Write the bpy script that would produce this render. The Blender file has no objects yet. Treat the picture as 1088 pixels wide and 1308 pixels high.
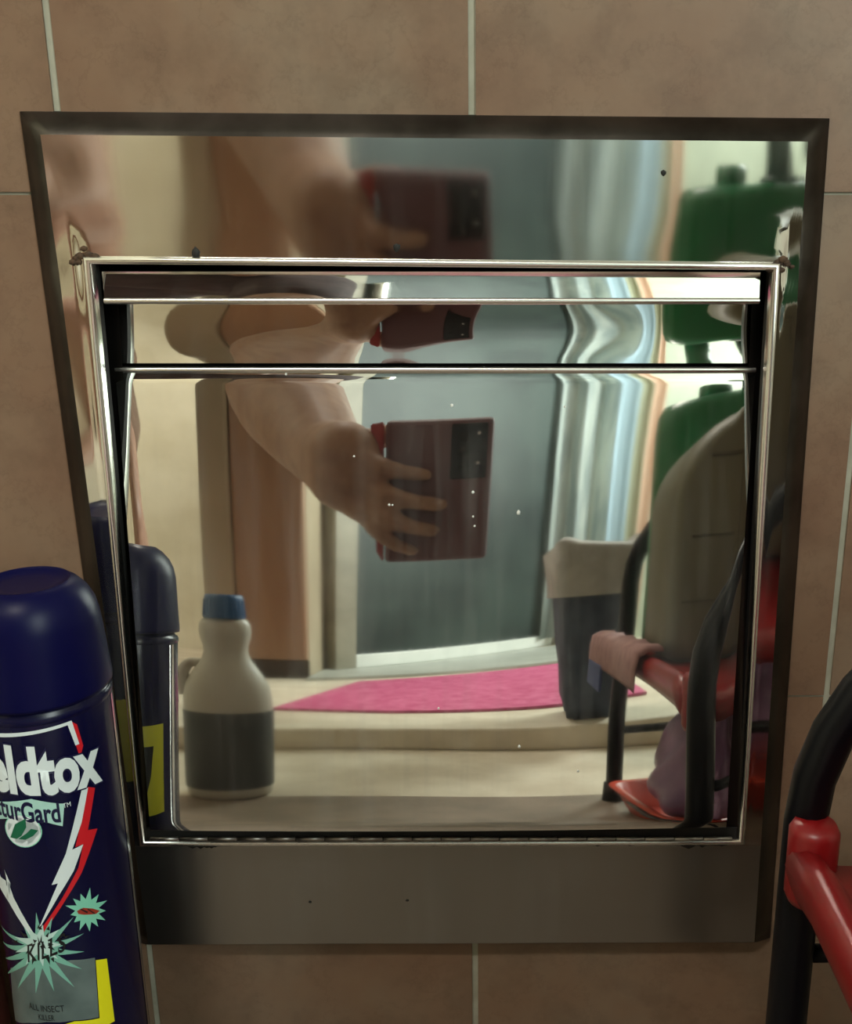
import bpy, bmesh, math, random
from mathutils import Vector, Matrix
random.seed(7)
PI = math.pi
sc = bpy.context.scene
C = sc.collection

# ------------------------------------------------------------------ camera, light, exposure
F, CX, CY, PITCH = 1322.0, 620.0, 654.0, math.radians(16.5)      # focal length in pixels, optical centre, downward pitch
CAM = Vector((0.0, -0.396, 0.375))
cd = bpy.data.cameras.new('camera')
cam = bpy.data.objects.new('camera', cd); C.objects.link(cam)
cam.location = CAM
cam.rotation_euler = (PI/2 - PITCH, 0, 0)
cd.sensor_fit = 'VERTICAL'; cd.sensor_height = 36.0; cd.sensor_width = 36.0
cd.lens = 36.0*F/1308.0
cd.shift_x = (544.0 - CX)/1308.0
cd.shift_y = 0.0
cd.clip_start = 0.001
sc.camera = cam
sc.view_settings.view_transform = 'Standard'
sc.view_settings.look = 'None'
sc.view_settings.gamma = 1.0
sc.view_settings.use_curve_mapping = False
sc.view_settings.exposure = 0.0
w = bpy.data.worlds.new('world'); sc.world = w; w.use_nodes = True
w.node_tree.nodes['Background'].inputs[0].default_value = (0.75, 0.85, 0.9, 1)
w.node_tree.nodes['Background'].inputs[1].default_value = 0.6

ADDED_LAMP = (-.45, -1.35, 2.24)  # unseen ceiling lamp, added to brighten the back of the yard
def area(name, loc, rot, sx, sy, power, col):
    l = bpy.data.lights.new(name, 'AREA'); l.shape = 'RECTANGLE'; l.size = sx; l.size_y = sy
    l.energy = power; l.color = col
    o = bpy.data.objects.new(name, l); C.objects.link(o); o.location = loc; o.rotation_euler = rot
    return o

area('added_lamp_light', (ADDED_LAMP[0], ADDED_LAMP[1], ADDED_LAMP[2]-.02), (0,0,0), .58, .18, 24, (1.0,.94,.84))
ADDED_WIN = dict(x=.95, y0=-1.95, y1=-1.15, z0=.60, z1=1.75)      # unseen window added in the right wall to bring in daylight
area('added_window_light', (.935, (ADDED_WIN['y0']+ADDED_WIN['y1'])/2, (ADDED_WIN['z0']+ADDED_WIN['z1'])/2), (0, math.radians(90), 0), ADDED_WIN['z1']-ADDED_WIN['z0']-.06, ADDED_WIN['y1']-ADDED_WIN['y0']-.06, 42, (.88,1.0,.95))
# ------------------------------------------------------------------ helpers
def ray(px, py):
    a, b = (px - CX)/F, (CY - py)/F
    c, s = math.cos(PITCH), math.sin(PITCH)
    return Vector((a, c + b*s, -s + b*c))
def at_y(px, py, y=0.0):
    d = ray(px, py); return CAM + d*((y - CAM.y)/d.y)

def new_mat(name, col=(.8,.8,.8), rough=.5, metal=0.0, spec=.5):
    m = bpy.data.materials.new(name); m.use_nodes = True
    b = m.node_tree.nodes['Principled BSDF']
    b.inputs['Base Color'].default_value = (*col, 1); b.inputs['Roughness'].default_value = rough
    b.inputs['Metallic'].default_value = metal; b.inputs['Specular IOR Level'].default_value = spec
    return m
def N(m, t, **kw):
    n = m.node_tree.nodes.new(t)
    for k, v in kw.items(): setattr(n, k, v)
    return n
def L(m, a, b): m.node_tree.links.new(a, b)
def P(m): return m.node_tree.nodes['Principled BSDF']
def coords(m, scale=(1,1,1)):
    t = N(m, 'ShaderNodeTexCoord'); mp = N(m, 'ShaderNodeMapping'); mp.inputs['Scale'].default_value = scale
    L(m, t.outputs['Object'], mp.inputs['Vector']); return mp.outputs['Vector']
def noise(m, vec, scale, detail=4, rough=.55):
    n = N(m, 'ShaderNodeTexNoise'); n.inputs['Scale'].default_value = scale; n.inputs['Detail'].default_value = detail
    n.inputs['Roughness'].default_value = rough; L(m, vec, n.inputs['Vector']); return n.outputs['Fac']
def ramp(m, fac, stops):
    r = N(m, 'ShaderNodeValToRGB'); e = r.color_ramp.elements
    while len(e) < len(stops): e.new(0.5)
    for k, (p, c) in enumerate(stops):
        e[k].position = p; e[k].color = (*c, 1) if len(c) == 3 else c
    L(m, fac, r.inputs['Fac']); return r.outputs['Color']
def mixc(m, fac, a, b, mode='MIX'):
    n = N(m, 'ShaderNodeMix', data_type='RGBA', blend_type=mode)
    for i, v in ((0, fac), (6, a), (7, b)):
        if hasattr(v, 'node'): L(m, v, n.inputs[i])
        elif i == 0: n.inputs[i].default_value = v
        else: n.inputs[i].default_value = (*v, 1)
    return n.outputs[2]
def bump(m, fac, strength, dist=.001):
    b = N(m, 'ShaderNodeBump'); b.inputs['Strength'].default_value = strength; b.inputs['Distance'].default_value = dist
    L(m, fac, b.inputs['Height']); L(m, b.outputs['Normal'], P(m).inputs['Normal'])
def noisy(name, c1, c2, scale=20, rough=.6, bmp=.2, metal=0, spec=.5, stretch=(1,1,1), lo=.35, hi=.65):
    m = new_mat(name, c1, rough, metal, spec)
    f = noise(m, coords(m, stretch), scale)
    L(m, ramp(m, f, [(lo, c1), (hi, c2)]), P(m).inputs['Base Color'])
    if bmp: bump(m, f, bmp)
    return m

def mesh_obj(name, verts, faces, mat, parent=None, smooth=False, loc=None):
    me = bpy.data.meshes.new(name); me.from_pydata([tuple(v) for v in verts], [], faces); me.update()
    return link(name, me, mat, parent, smooth, loc)
def link(name, me, mat, parent=None, smooth=False, loc=None):
    if mat is not None and not me.materials: me.materials.append(mat)
    if smooth:
        for p in me.polygons: p.use_smooth = True
    o = bpy.data.objects.new(name, me); C.objects.link(o)
    if parent is not None: o.parent = parent
    if loc is not None: o.location = loc
    return o
def bm_obj(name, bm, mat, parent=None, smooth=False, loc=None, recalc=True):
    if recalc: bmesh.ops.recalc_face_normals(bm, faces=bm.faces)
    me = bpy.data.meshes.new(name); bm.to_mesh(me); bm.free()
    return link(name, me, mat, parent, smooth, loc)
def box(bm, lo, hi, bev=0.0, seg=2):
    g = bmesh.ops.create_cube(bm, size=1.0)
    c = [(lo[i]+hi[i])/2 for i in range(3)]; s = [hi[i]-lo[i] for i in range(3)]
    for v in g['verts']: v.co = Vector((c[i] + v.co[i]*s[i] for i in range(3)))
    if bev > 0:
        es = list({e for v in g['verts'] for e in v.link_edges})
        bmesh.ops.bevel(bm, geom=es, offset=bev, segments=seg, affect='EDGES', profile=.5)
def boxo(name, lo, hi, mat, parent=None, bev=0.0, smooth=False):
    bm = bmesh.new(); box(bm, lo, hi, bev); return bm_obj(name, bm, mat, parent, smooth)
def tube(bm, pts, r, seg=12, caps=True):
    pts = [Vector(p) for p in pts]; n = len(pts)
    rr = r if isinstance(r, (list, tuple)) else [r]*n
    rings = []; up = None
    for i, p in enumerate(pts):
        t = (pts[min(i+1, n-1)] - pts[max(i-1, 0)]).normalized()
        if up is None: up = t.orthogonal().normalized()
        up = (up - t*up.dot(t)).normalized(); s = t.cross(up)
        rings.append([bm.verts.new(p + (up*math.cos(2*PI*k/seg) + s*math.sin(2*PI*k/seg))*rr[i]) for k in range(seg)])
    for a, b in zip(rings, rings[1:]):
        for k in range(seg): bm.faces.new((a[k], a[(k+1)%seg], b[(k+1)%seg], b[k]))
    if caps: bm.faces.new(rings[0][::-1]); bm.faces.new(rings[-1])
def lathe(bm, prof, seg=48, ex=1.0, ey=1.0, cap=True):
    rings = []
    for r, z in prof:
        rings.append([bm.verts.new((r*ex*math.cos(2*PI*k/seg), r*ey*math.sin(2*PI*k/seg), z)) for k in range(seg)])
    for a, b in zip(rings, rings[1:]):
        for k in range(seg): bm.faces.new((a[k], a[(k+1)%seg], b[(k+1)%seg], b[k]))
    if cap: bm.faces.new(rings[0][::-1]); bm.faces.new(rings[-1])
def smooth_path(pts, n=8):
    """Catmull-Rom through the points."""
    pts = [Vector(p) for p in pts]; out = []
    for i in range(len(pts)-1):
        p0, p1, p2, p3 = pts[max(i-1,0)], pts[i], pts[i+1], pts[min(i+2,len(pts)-1)]
        for k in range(n):
            t = k/n
            out.append(.5*((2*p1) + (p2-p0)*t + (2*p0-5*p1+4*p2-p3)*t*t + (3*p1-p0-3*p2+p3)*t**3))
    out.append(pts[-1]); return out
def empty(name, label, cat, loc=(0,0,0), group=None):
    o = bpy.data.objects.new(name, None); C.objects.link(o); o.location = loc; o.empty_display_size = .05
    return tag(o, label, cat, group)
def tag(o, label, cat, group=None):
    o['label'] = label; o['category'] = cat
    if group: o['group'] = group
    return o
def struct(o): o['kind'] = 'structure'; return o
def lerp(a, b, t): return a + (b-a)*t
def sstep(a, b, t):
    t = max(0., min(1., (t-a)/(b-a))); return t*t*(3-2*t)

# ------------------------------------------------------------------ materials
def steel(name, base=(.60,.585,.55), r0=.03, r1=.16, streak=.05):
    m = new_mat(name, base, .1, 1.0)
    v = coords(m); f = noise(m, v, 9, 5)
    g = noise(m, coords(m, (60, 1, 3)), 8, 3)                        # vertical run marks
    mx = N(m, 'ShaderNodeMath', operation='MULTIPLY_ADD'); L(m, g, mx.inputs[0]); mx.inputs[1].default_value = streak; 
    r = ramp(m, f, [(.35, (r0,)*3), (.75, (r1,)*3)])
    L(m, r, mx.inputs[2]); L(m, mx.outputs[0], P(m).inputs['Roughness'])
    h = noise(m, coords(m, (1,1,1)), 25, 5, .6)
    L(m, ramp(m, h, [(.3, tuple(c*.93 for c in base)), (.7, base)]), P(m).inputs['Base Color'])
    # dried runs and finger smears: a thin dull film
    d1 = noise(m, coords(m, (70, 1, 5)), 1.6, 5, .6); d2 = noise(m, coords(m), 13, 4, .6)
    fm = N(m, 'ShaderNodeMath', operation='MULTIPLY')
    L(m, ramp(m, d1, [(.45, (.10,)*3), (.72, (.60,)*3)]), fm.inputs[0]); L(m, ramp(m, d2, [(.35, (.08,)*3), (.70, (.34,)*3)]), fm.inputs[1])
    tc = N(m, 'ShaderNodeTexCoord'); mp = N(m, 'ShaderNodeMapping'); mp.inputs['Location'].default_value = (.02/.16, 0, -.20/.15); mp.inputs['Scale'].default_value = (1/.16, 0, 1/.15)
    L(m, tc.outputs['Object'], mp.inputs['Vector']); ln = N(m, 'ShaderNodeVectorMath', operation='LENGTH'); L(m, mp.outputs[0], ln.inputs[0])
    mr2 = N(m, 'ShaderNodeMapRange'); mr2.inputs['From Min'].default_value = .1; mr2.inputs['From Max'].default_value = 1.1; mr2.inputs['To Min'].default_value = 1; mr2.inputs['To Max'].default_value = .15
    L(m, ln.outputs['Value'], mr2.inputs['Value']); fm2 = N(m, 'ShaderNodeMath', operation='MULTIPLY'); L(m, fm.outputs[0], fm2.inputs[0]); L(m, mr2.outputs[0], fm2.inputs[1]); fm = fm2
    df = N(m, 'ShaderNodeBsdfDiffuse'); df.inputs['Color'].default_value = (.52,.52,.50,1)
    ms = N(m, 'ShaderNodeMixShader'); out = m.node_tree.nodes['Material Output']
    L(m, fm.outputs[0], ms.inputs[0]); L(m, P(m).outputs[0], ms.inputs[1]); L(m, df.outputs[0], ms.inputs[2]); L(m, ms.outputs[0], out.inputs['Surface'])
    return m
M = {}
M['panel'] = steel('polished_steel', (.84,.825,.78), .0, .035, .03)
M['frame'] = steel('frame_steel', (.80,.785,.74), .02, .07, .04)
def lower_brushed(m):                                              # the strip under the door is brushed: rougher and darker
    nt = m.node_tree; b = P(m); src = b.inputs['Roughness'].links[0].from_socket; cs = b.inputs['Base Color'].links[0].from_socket
    t = N(m, 'ShaderNodeTexCoord'); sp = N(m, 'ShaderNodeSeparateXYZ'); L(m, t.outputs['Object'], sp.inputs[0])
    mr = N(m, 'ShaderNodeMapRange'); mr.inputs['From Min'].default_value = .118; mr.inputs['From Max'].default_value = .108
    mr.inputs['To Min'].default_value = 0; mr.inputs['To Max'].default_value = 1; L(m, sp.outputs[2], mr.inputs['Value'])
    mx = N(m, 'ShaderNodeMix'); L(m, mr.outputs[0], mx.inputs[0]); L(m, src, mx.inputs[2]); mx.inputs[3].default_value = .30
    L(m, mx.outputs[0], b.inputs['Roughness'])
    L(m, mixc(m, mr.outputs[0], cs, (.34,.325,.30)), b.inputs['Base Color'])
lower_brushed(M['frame'])
M['rim'] = noisy('dark_frame_rim', (.04,.035,.030), (.10,.09,.08), 30, .28, .05, 1.0)  # dark steel tone, the same all round the frame
M['rough'] = steel('brushed_steel', (.42,.39,.36), .30, .42, .05)
M['bead'] = new_mat('bright_steel_edge', (.85,.84,.80), .25, 1.0)
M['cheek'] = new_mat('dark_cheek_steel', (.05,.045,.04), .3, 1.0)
M['black'] = new_mat('grime_shadow_black', (.008,.007,.006), .75)  # for dirt, and for shadow painted into gaps and undersides
M['grout'] = noisy('grout', (.27,.26,.20), (.35,.34,.27), 60, .9, .3)

def tile_mat():
    m = new_mat('mottled_tile', (.4,.27,.19), .42, 0, .35)
    v = coords(m)
    oi = N(m, 'ShaderNodeObjectInfo')
    add = N(m, 'ShaderNodeVectorMath', operation='ADD')
    cmb = N(m, 'ShaderNodeCombineXYZ')
    mu = N(m, 'ShaderNodeMath', operation='MULTIPLY'); mu.inputs[1].default_value = 37.
    L(m, oi.outputs['Random'], mu.inputs[0]); L(m, mu.outputs[0], cmb.inputs[0]); L(m, mu.outputs[0], cmb.inputs[1])
    L(m, v, add.inputs[0]); L(m, cmb.outputs[0], add.inputs[1]); v = add.outputs[0]
    a = noise(m, v, 9, 5, .6); b = noise(m, v, 38, 5, .65); c = noise(m, v, 22, 8, .7)
    ca = ramp(m, a, [(.33, (.166,.095,.060)), (.5, (.190,.120,.078)), (.68, (.208,.150,.104))])
    cb = ramp(m, b, [(.36, (.72,.72,.72)), (.52, (1,1,1)), (.7, (1.08,1.06,1.02))])
    cc = ramp(m, c, [(.485, (1,1,1)), (.5, (.72,.70,.68)), (.515, (1,1,1))])   # thin veins
    col = mixc(m, .55, ca, cb, 'MULTIPLY'); col = mixc(m, .35, col, cc, 'MULTIPLY')
    L(m, col, P(m).inputs['Base Color']); bump(m, b, .12)
    return m
M['tile'] = tile_mat()

# ------------------------------------------------------------------ front wall: plaster with a hole, tiles
ROOM = dict(x0=-1.15, x1=.95, y=-2.05, h=2.3)
# the chute frame's corners (outer, flat face, opening) measured on the wall
O_TL, O_TR, O_BR, O_BL = at_y(25,141), at_y(1060,150), at_y(984,1196), at_y(170,1199)
def quad_in(q, l, t, r, b):
    """shrink the quad tl,tr,br,bl by widths along left/top/right/bottom"""
    tl, tr, br, bl = q
    def shift(p, dx, dz): return Vector((p.x+dx, p.y, p.z+dz))
    return [shift(tl, l, -t), shift(tr, -r, -t), shift(br, -r, b), shift(bl, l, b)]
OUT = [O_TL, O_TR, O_BR, O_BL]
FY = -.0075
OPEN = [at_y(117,337,FY), at_y(986,345,FY), at_y(943,1071,FY), at_y(186,1073,FY)]
HX0, HX1 = min(OPEN[0].x, OPEN[3].x)-.014, max(OPEN[1].x, OPEN[2].x)+.014
HZ0, HZ1 = min(OPEN[2].z, OPEN[3].z)-.006, max(OPEN[0].z, OPEN[1].z)+.006

def holed_slab(name, x0, x1, z0, z1, y0, y1, hole, mat, parent=None):
    """upright slab between y0 and y1 minus a rectangular hole; None when nothing is left"""
    hx0, hx1, hz0, hz1 = hole
    xs = sorted({x0, x1, *[v for v in (hx0, hx1) if x0 < v < x1]}); zs = sorted({z0, z1, *[v for v in (hz0, hz1) if z0 < v < z1]})
    bm = bmesh.new(); V = {}
    def vt(x, z):
        if (x, z) not in V: V[(x, z)] = bm.verts.new((x, y0, z))
        return V[(x, z)]
    fs = []
    for a, b in zip(xs, xs[1:]):
        for c, d in zip(zs, zs[1:]):
            if hx0 <= a and b <= hx1 and hz0 <= c and d <= hz1: continue
            fs.append(bm.faces.new((vt(a,c), vt(b,c), vt(b,d), vt(a,d))))
    if not fs: bm.free(); return None
    bmesh.ops.dissolve_limit(bm, angle_limit=.01, verts=bm.verts, edges=bm.edges)
    g = bmesh.ops.extrude_face_region(bm, geom=list(bm.faces))
    for e in g['geom']:
        if isinstance(e, bmesh.types.BMVert): e.co.y = y1
    return bm_obj(name, bm, mat, parent)
HOLE = (HX0, HX1, HZ0, HZ1)
wall = struct(holed_slab('wall_front', ROOM['x0'], ROOM['x1'], 0, ROOM['h'], .0009, .14, HOLE, M['grout']))
TW, TH, GAP = .1485, .2025, .0027
tx = [-.1533 + TW*k for k in range(-5, 7)]; tz = [-.0258 + TH*k for k in range(0, 6)]
for i, x in enumerate(tx):
    for j, z in enumerate(tz):
        jit = random.uniform(-.0004, .0004)
        o = holed_slab('tile', max(x+GAP/2, ROOM['x0']), min(x+TW-GAP/2, ROOM['x1']), max(z+GAP/5, .001), z+TH-GAP/5, jit, .0060, HOLE, M['tile'], wall)

# ------------------------------------------------------------------ rubbish chute hopper
chute = empty('rubbish_chute_hopper', 'polished stainless steel rubbish chute hopper with a hinged door set in the tiled wall', 'chute hopper', (0,0,0))

def dent(x, z):
    """small pressing unevenness of the sheet, metres"""
    v = .00009*math.sin(38*x+1.3)*math.cos(29*z+.4) + .00006*math.sin(71*x-2.1+19*z)
    for cx, cz, a, s in DENTS: v += a*math.exp(-((x-cx)**2+(z-cz)**2)/(2*s*s))
    return v
DENTS = []
for px, py, a, s in ((72,215,.00018,.006),(80,300,-.00025,.008),(105,335,.0010,.009),(1000,335,.0009,.009),(1012,400,-.0006,.007),(1020,300,.0003,.006),(250,300,.0001,.015)):
    p = at_y(px, py, FY); DENTS.append((p.x, p.z, a, s))

def ring_sheet(name, loops, mat, nseg=64, smooth=True, wob=None):
    """closed sheet strung through quads (tl,tr,br,bl lists) - each side divided"""
    verts, faces = [], []; per = 4*nseg
    for q in loops:
        for s in range(4):
            a, b = q[s], q[(s+1)%4]
            for k in range(nseg):
                p = a.lerp(b, k/nseg)
                verts.append(p)
    for l in range(len(loops)-1):
        for k in range(per):
            faces.append((l*per+k, l*per+(k+1)%per, (l+1)*per+(k+1)%per, (l+1)*per+k))
    return verts, faces
def wq(q, y): return [Vector((p.x, y, p.z)) for p in q]
FLAT = quad_in(OUT, .0094, .0086, .0094, .003)
loops = [wq(OUT, .001), wq(quad_in(OUT, .0006,.0006,.0006,.0004), -.0015), wq(quad_in(OUT, .0082,.0074,.0082,.0022), FY+.0008), wq(FLAT, FY)]
LT = [0,0,0,0,.06,.12,.2,.3,.4,.5,.6,.7,.8,.88,.94,1]
def dfade(i): t = LT[min(i//256, 15)]; return 1-sstep(.62,.94,t)
for t in (.06,.12,.2,.3,.4,.5,.6,.7,.8,.88,.94): loops.append([a.lerp(b, t) for a, b in zip(wq(FLAT, FY), quad_in(wq(OPEN, FY), -.0028, -.0028, -.0028, -.0028))])
OB = quad_in(wq(OPEN, FY), -.0028, -.0028, -.0028, -.0028)
loops += [wq(OB, FY)]
nb = len(loops)
verts, faces = ring_sheet('f', loops, None)
n_flat0 = 3*256; n_rim = 3*256
for i in range(n_flat0, len(verts)):
    v = verts[i]; verts[i] = Vector((v.x, v.y + dent(v.x, v.z)*dfade(i), v.z))
fr = mesh_obj('frame', verts[n_rim:], [tuple(i-n_rim for i in f) for f in faces[n_rim:]], M['frame'], chute, True)
mesh_obj('frame_rim', verts[:n_rim+256], faces[:n_rim], M['rim'], chute, True)
# raised bead round the opening, then the return going back into the wall
bl = []
for off, y in ((-.0028, FY), (-.0024, FY-.0012), (-.0014, FY-.0018), (-.0004, FY-.0014), (0, FY), (0, FY+.004)):
    bl.append(wq(quad_in(wq(OPEN, FY), off, off, off, off), y))
v2, f2 = ring_sheet('b', bl, None, 8); mesh_obj('opening_bead', v2, f2, M['bead'], chute, True)
bl = [wq(OPEN, FY+.004), wq(OPEN, FY+.008), wq(quad_in(OPEN, -.016, -.002, -.016, -.001), FY+.010), wq(quad_in(OPEN, -.016, -.002, -.016, -.001), .10)]
v2, f2 = ring_sheet('j', bl, None, 4)
mesh_obj('opening_return', v2, f2, M['black'], chute)

# door panel ---------------------------------------------------------
ZB = at_y(560,1063,-.024).z
PROFILE = tuple((z, math.tan(math.radians(a))) for z, a in ((.115,4.0), (.14,6.5), (.172,8.0), (.19,9.0), (.223,11.0), (.24,11.7), (.279,13.0), (.31,13.2)))    # height, backward lean of the bulged sheet
def slope(z):
    for (z0, s0), (z1, s1) in zip(PROFILE, PROFILE[1:]):
        if z <= z1: return lerp(s0, s1, max(0., (z-z0)/(z1-z0)))
    return PROFILE[-1][1]
def curv(z):
    t = max(0., min(1., (z-.16)/.03)); g = .03*(t**3 - t**4/2) + max(0., z-.19)      # integral of a smooth step
    return .26 - 2.4*g
NZ = 120
ztop = at_y(560,474,.0115).z
zs = [lerp(ZB, ztop, k/NZ) for k in range(NZ+1)]
ys = [-.024]
for a, b in zip(zs, zs[1:]): ys.append(ys[-1] + (b-a)*slope((a+b)/2))
def edge_px(py):                      # the panel's left and right outline in the photograph
    t = (py-475)/(1063-475); return lerp(147.5, 190.5, t), lerp(964, 930, t)
def project(p):
    d = p - CAM; c, s = math.cos(PITCH), math.sin(PITCH)
    f = d.y*c - d.z*s; u = d.y*s + d.z*c
    return CX + F*d.x/f, CY - F*u/f
verts, faces = [], []; NX = 150
XC = -.055
for z, y in zip(zs, ys):
    py = project(Vector((0, y, z)))[1]
    l, r = edge_px(py); xl, xr = at_y(l, py, y).x, at_y(r, py, y).x
    for k in range(NX+1):
        u = k/NX
        u = .5 - .5*math.cos(PI*u) if False else u
        x = lerp(xl, xr, u)
        yy = y + .5*curv(z)*(x-XC)**2
        for dist, wdt, amp in ((x-xl, .005, .00022), (xr-x, .005, .00022), (z-ZB, .004, .0005), (ztop-z, .004, .0004)):
            if dist < wdt: yy += amp*(1-dist/wdt)**2.2
        yy += .00004*math.sin(45*x+.7)*math.sin(33*z+1.1)
        verts.append((x, yy, z))
for j in range(NZ):
    for k in range(NX):
        a = j*(NX+1)+k; faces.append((a, a+1, a+NX+2, a+NX+1))
verts_panel = list(verts)
door_panel = mesh_obj('door_panel', verts, faces, M['panel'], chute, True)
YT = ys[-1]

# handle rail above the panel: a rounded lip, then the recessed strip under it
def strip(name, rows, mat, parent, nx=60, thick=None, smooth=True):
    """rows: (left point, right point) pairs from bottom to top"""
    vs, fs = [], []
    for a, b in rows:
        for k in range(nx+1): vs.append(a.lerp(b, k/nx))
    for j in range(len(rows)-1):
        for k in range(nx):
            a = j*(nx+1)+k; fs.append((a, a+1, a+nx+2, a+nx+1))
    return mesh_obj(name, vs, fs, mat, parent, smooth)
rows = []
zt, zb = at_y(560,347,-.001).z, at_y(560,383,-.004).z
def xat(px0, px1, z, y):
    py = project(Vector((0,y,z)))[1]; t = (py-345)/(470-345)
    return at_y(lerp(px0[0], px0[1], t), py, y).x, at_y(lerp(px1[0], px1[1], t), py, y).x
yy, n = -.0040, 14
for k in range(n+1):
    z = lerp(zb, zt, k/n); ph = math.radians(lerp(13.5, 17.0, (k/n)**1.2))
    if k: yy += (zt-zb)/n*math.tan(ph)
    a, b = xat((130,141), (971,966), z, yy); rows.append((Vector((a, yy, z)), Vector((b, yy, z))))
handle = strip('handle_rail', rows, M['panel'], chute)
lip = []
a0, b0 = rows[0]
for dz, dy in ((-.0016,.004),(-.0018,.0012),(-.0012,-.0008),(0,-.0010),(.0007,0)):
    lip.append((a0 + Vector((0,dy,dz)), b0 + Vector((0,dy,dz))))
strip('rail_lip', lip, M['bead'], handle, 20)
strip('rail_underside', [(a0+Vector((0,.034,-.0022)), b0+Vector((0,.034,-.0022))), (a0+Vector((0,.0035,-.0017)), b0+Vector((0,.0035,-.0017)))], M['black'], handle, 4)  # underside blackened to draw the shadow line below the rail
# recessed strip
rows = []; y0 = .0105
zb2, zt2 = at_y(560,464,y0).z, at_y(560,384,y0+.005).z
for k in range(13):
    z = lerp(zb2, zt2, k/12); y = y0 + (z-zb2)*math.tan(math.radians(7)) + .0006*math.sin(k/12*PI)
    a, b = xat((144,149), (968,962), z, y)
    rows.append((Vector((a, y, z)), Vector((b, y, z))))
vs_rows = rows
recess = strip('recess_panel', rows, M['panel'], chute, 80)
for v in recess.data.vertices:
    v.co.y += .00022*math.sin(60*v.co.x+.5)*math.sin((v.co.z-zb2)/(zt2-zb2)*PI) + .00005*math.sin(150*v.co.x)
# black strip painting the shadow gap between recess and panel, rolled top lip of the panel
pt = [Vector(v) for v in verts_panel[-(NX+1):]]
A, B = pt[0], pt[-1]
strip('gap_shadow', [(A+Vector((0,.012,-.004)), B+Vector((0,.012,-.004))), (A+Vector((0,.012,.014)), B+Vector((0,.012,.014)))], M['black'], chute, 4)
ll = []
for dz, dy in ((-.0006,-.0002),(.0004,-.0012),(.0016,-.0010),(.0020,.0004),(.0018,.003)):
    ll.append((A+Vector((0,dy,dz)), B+Vector((0,dy,dz))))
strip('panel_lip', ll, M['bead'], door_panel, 20)
bt = [Vector(v) for v in verts_panel[:NX+1]]
strip('panel_bottom', [(bt[0]+Vector((0,.016,-.001)), bt[-1]+Vector((0,.016,-.001))), (bt[0]+Vector((0,.0004,-.0006)), bt[-1]+Vector((0,.0004,-.0006))), (bt[0], bt[-1])], M['rough'], door_panel, 20)
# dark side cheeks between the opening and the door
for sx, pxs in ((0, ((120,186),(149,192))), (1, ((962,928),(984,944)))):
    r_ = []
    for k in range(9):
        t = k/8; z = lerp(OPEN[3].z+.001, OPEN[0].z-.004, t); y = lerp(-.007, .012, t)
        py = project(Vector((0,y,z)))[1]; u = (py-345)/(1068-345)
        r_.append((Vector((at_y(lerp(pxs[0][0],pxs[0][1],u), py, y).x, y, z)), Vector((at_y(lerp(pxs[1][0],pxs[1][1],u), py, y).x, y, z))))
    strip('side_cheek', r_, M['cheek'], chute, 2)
back = boxo('chute_throat', (HX0, .092, HZ0), (HX1, .098, HZ1), M['black'], chute)
# piano hinge along the bottom
hz, hx0, hx1 = OPEN[3].z+.0022, OPEN[3].x+.003, OPEN[2].x-.003
nk = 20; hw = (hx1-hx0)/nk
bm = bmesh.new(); tube(bm, [(0,0,0),(hw*.965,0,0)], .0009, 8); kn = None
for k in range(nk):
    if kn is None:
        kn = bm_obj('hinge_knuckle', bm, M['rough'], chute, True, (hx0+k*hw, -.0098, hz)); 
    else:
        o = kn.copy(); C.objects.link(o); o.location = (hx0+k*hw, -.0098, hz)
boxo('hinge_leaf', (hx0-.002, -.0078, hz-.0042), (hx1+.002, -.0070, hz+.004), M['black'], chute)

# small dirt specks stuck on the steel
bm = bmesh.new()
for px, py, r_ in ((506,316,.0016),(847,221,.0011),(250,324,.0022),(832,403,.0012),(520,1150,.0008),(396,1152,.0008),(738,1003,.0012)):
    p = at_y(px, py, FY if py < 330 or py > 1080 else (.0165 if py < 470 else -.014))
    g = bmesh.ops.create_icosphere(bm, subdivisions=1, radius=r_)
    for v in g['verts']: v.co = Vector((v.co.x*random.uniform(.7,1.2), v.co.y*.4, v.co.z*random.uniform(.7,1.2))) + p
d = bm_obj('dirt_specks', bm, M['black'], chute, True); d['kind'] = 'stuff'
def on_panel(px, py):
    y = 0.0
    for _ in range(6):
        p = at_y(px, py, y); z = p.z
        i = max(0, min(NZ-1, int((z-ZB)/(ztop-ZB)*NZ))); y = lerp(ys[i], ys[i+1], (z-zs[i])/(zs[i+1]-zs[i])) + .5*curv(z)*(p.x-XC)**2
    return at_y(px, py, y)
bm = bmesh.new()
for px, py, r_ in ((577,518,.0007),(604,629,.0007),(604,660,.0005),(606,672,.0005),(662,655,.0009),(721,520,.0005),(497,645,.0006),(501,645,.0005),(738,985,.0006),(663,954,.0007),(452,583,.0005),(365,478,.0005),(618,470,.0005),(560,905,.0005)):
    p = on_panel(px, py); g = bmesh.ops.create_icosphere(bm, subdivisions=1, radius=r_)
    for v in g['verts']: v.co = Vector((v.co.x, v.co.y*.4, v.co.z*random.uniform(.8,1.5))) + p
d = bm_obj('dust_specks', bm, new_mat('pale_dust', (.75,.75,.72), .8), door_panel, True); d['kind'] = 'stuff'
bm = bmesh.new()
for k in range(26):                                                     # rusty dirt in the upper corners
    c = (OPEN[0]+Vector((-.0025,0,.002))) if k % 2 else (OPEN[1]+Vector((.0015,0,.002)))
    g = bmesh.ops.create_icosphere(bm, subdivisions=1, radius=random.uniform(.0005,.0016))
    q = Vector((random.gauss(0,.0022), 0, random.gauss(0,.0013)))
    for v in g['verts']: v.co = Vector((v.co.x*1.3, v.co.y*.35, v.co.z)) + c + q + Vector((0,-.0004,0))
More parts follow.
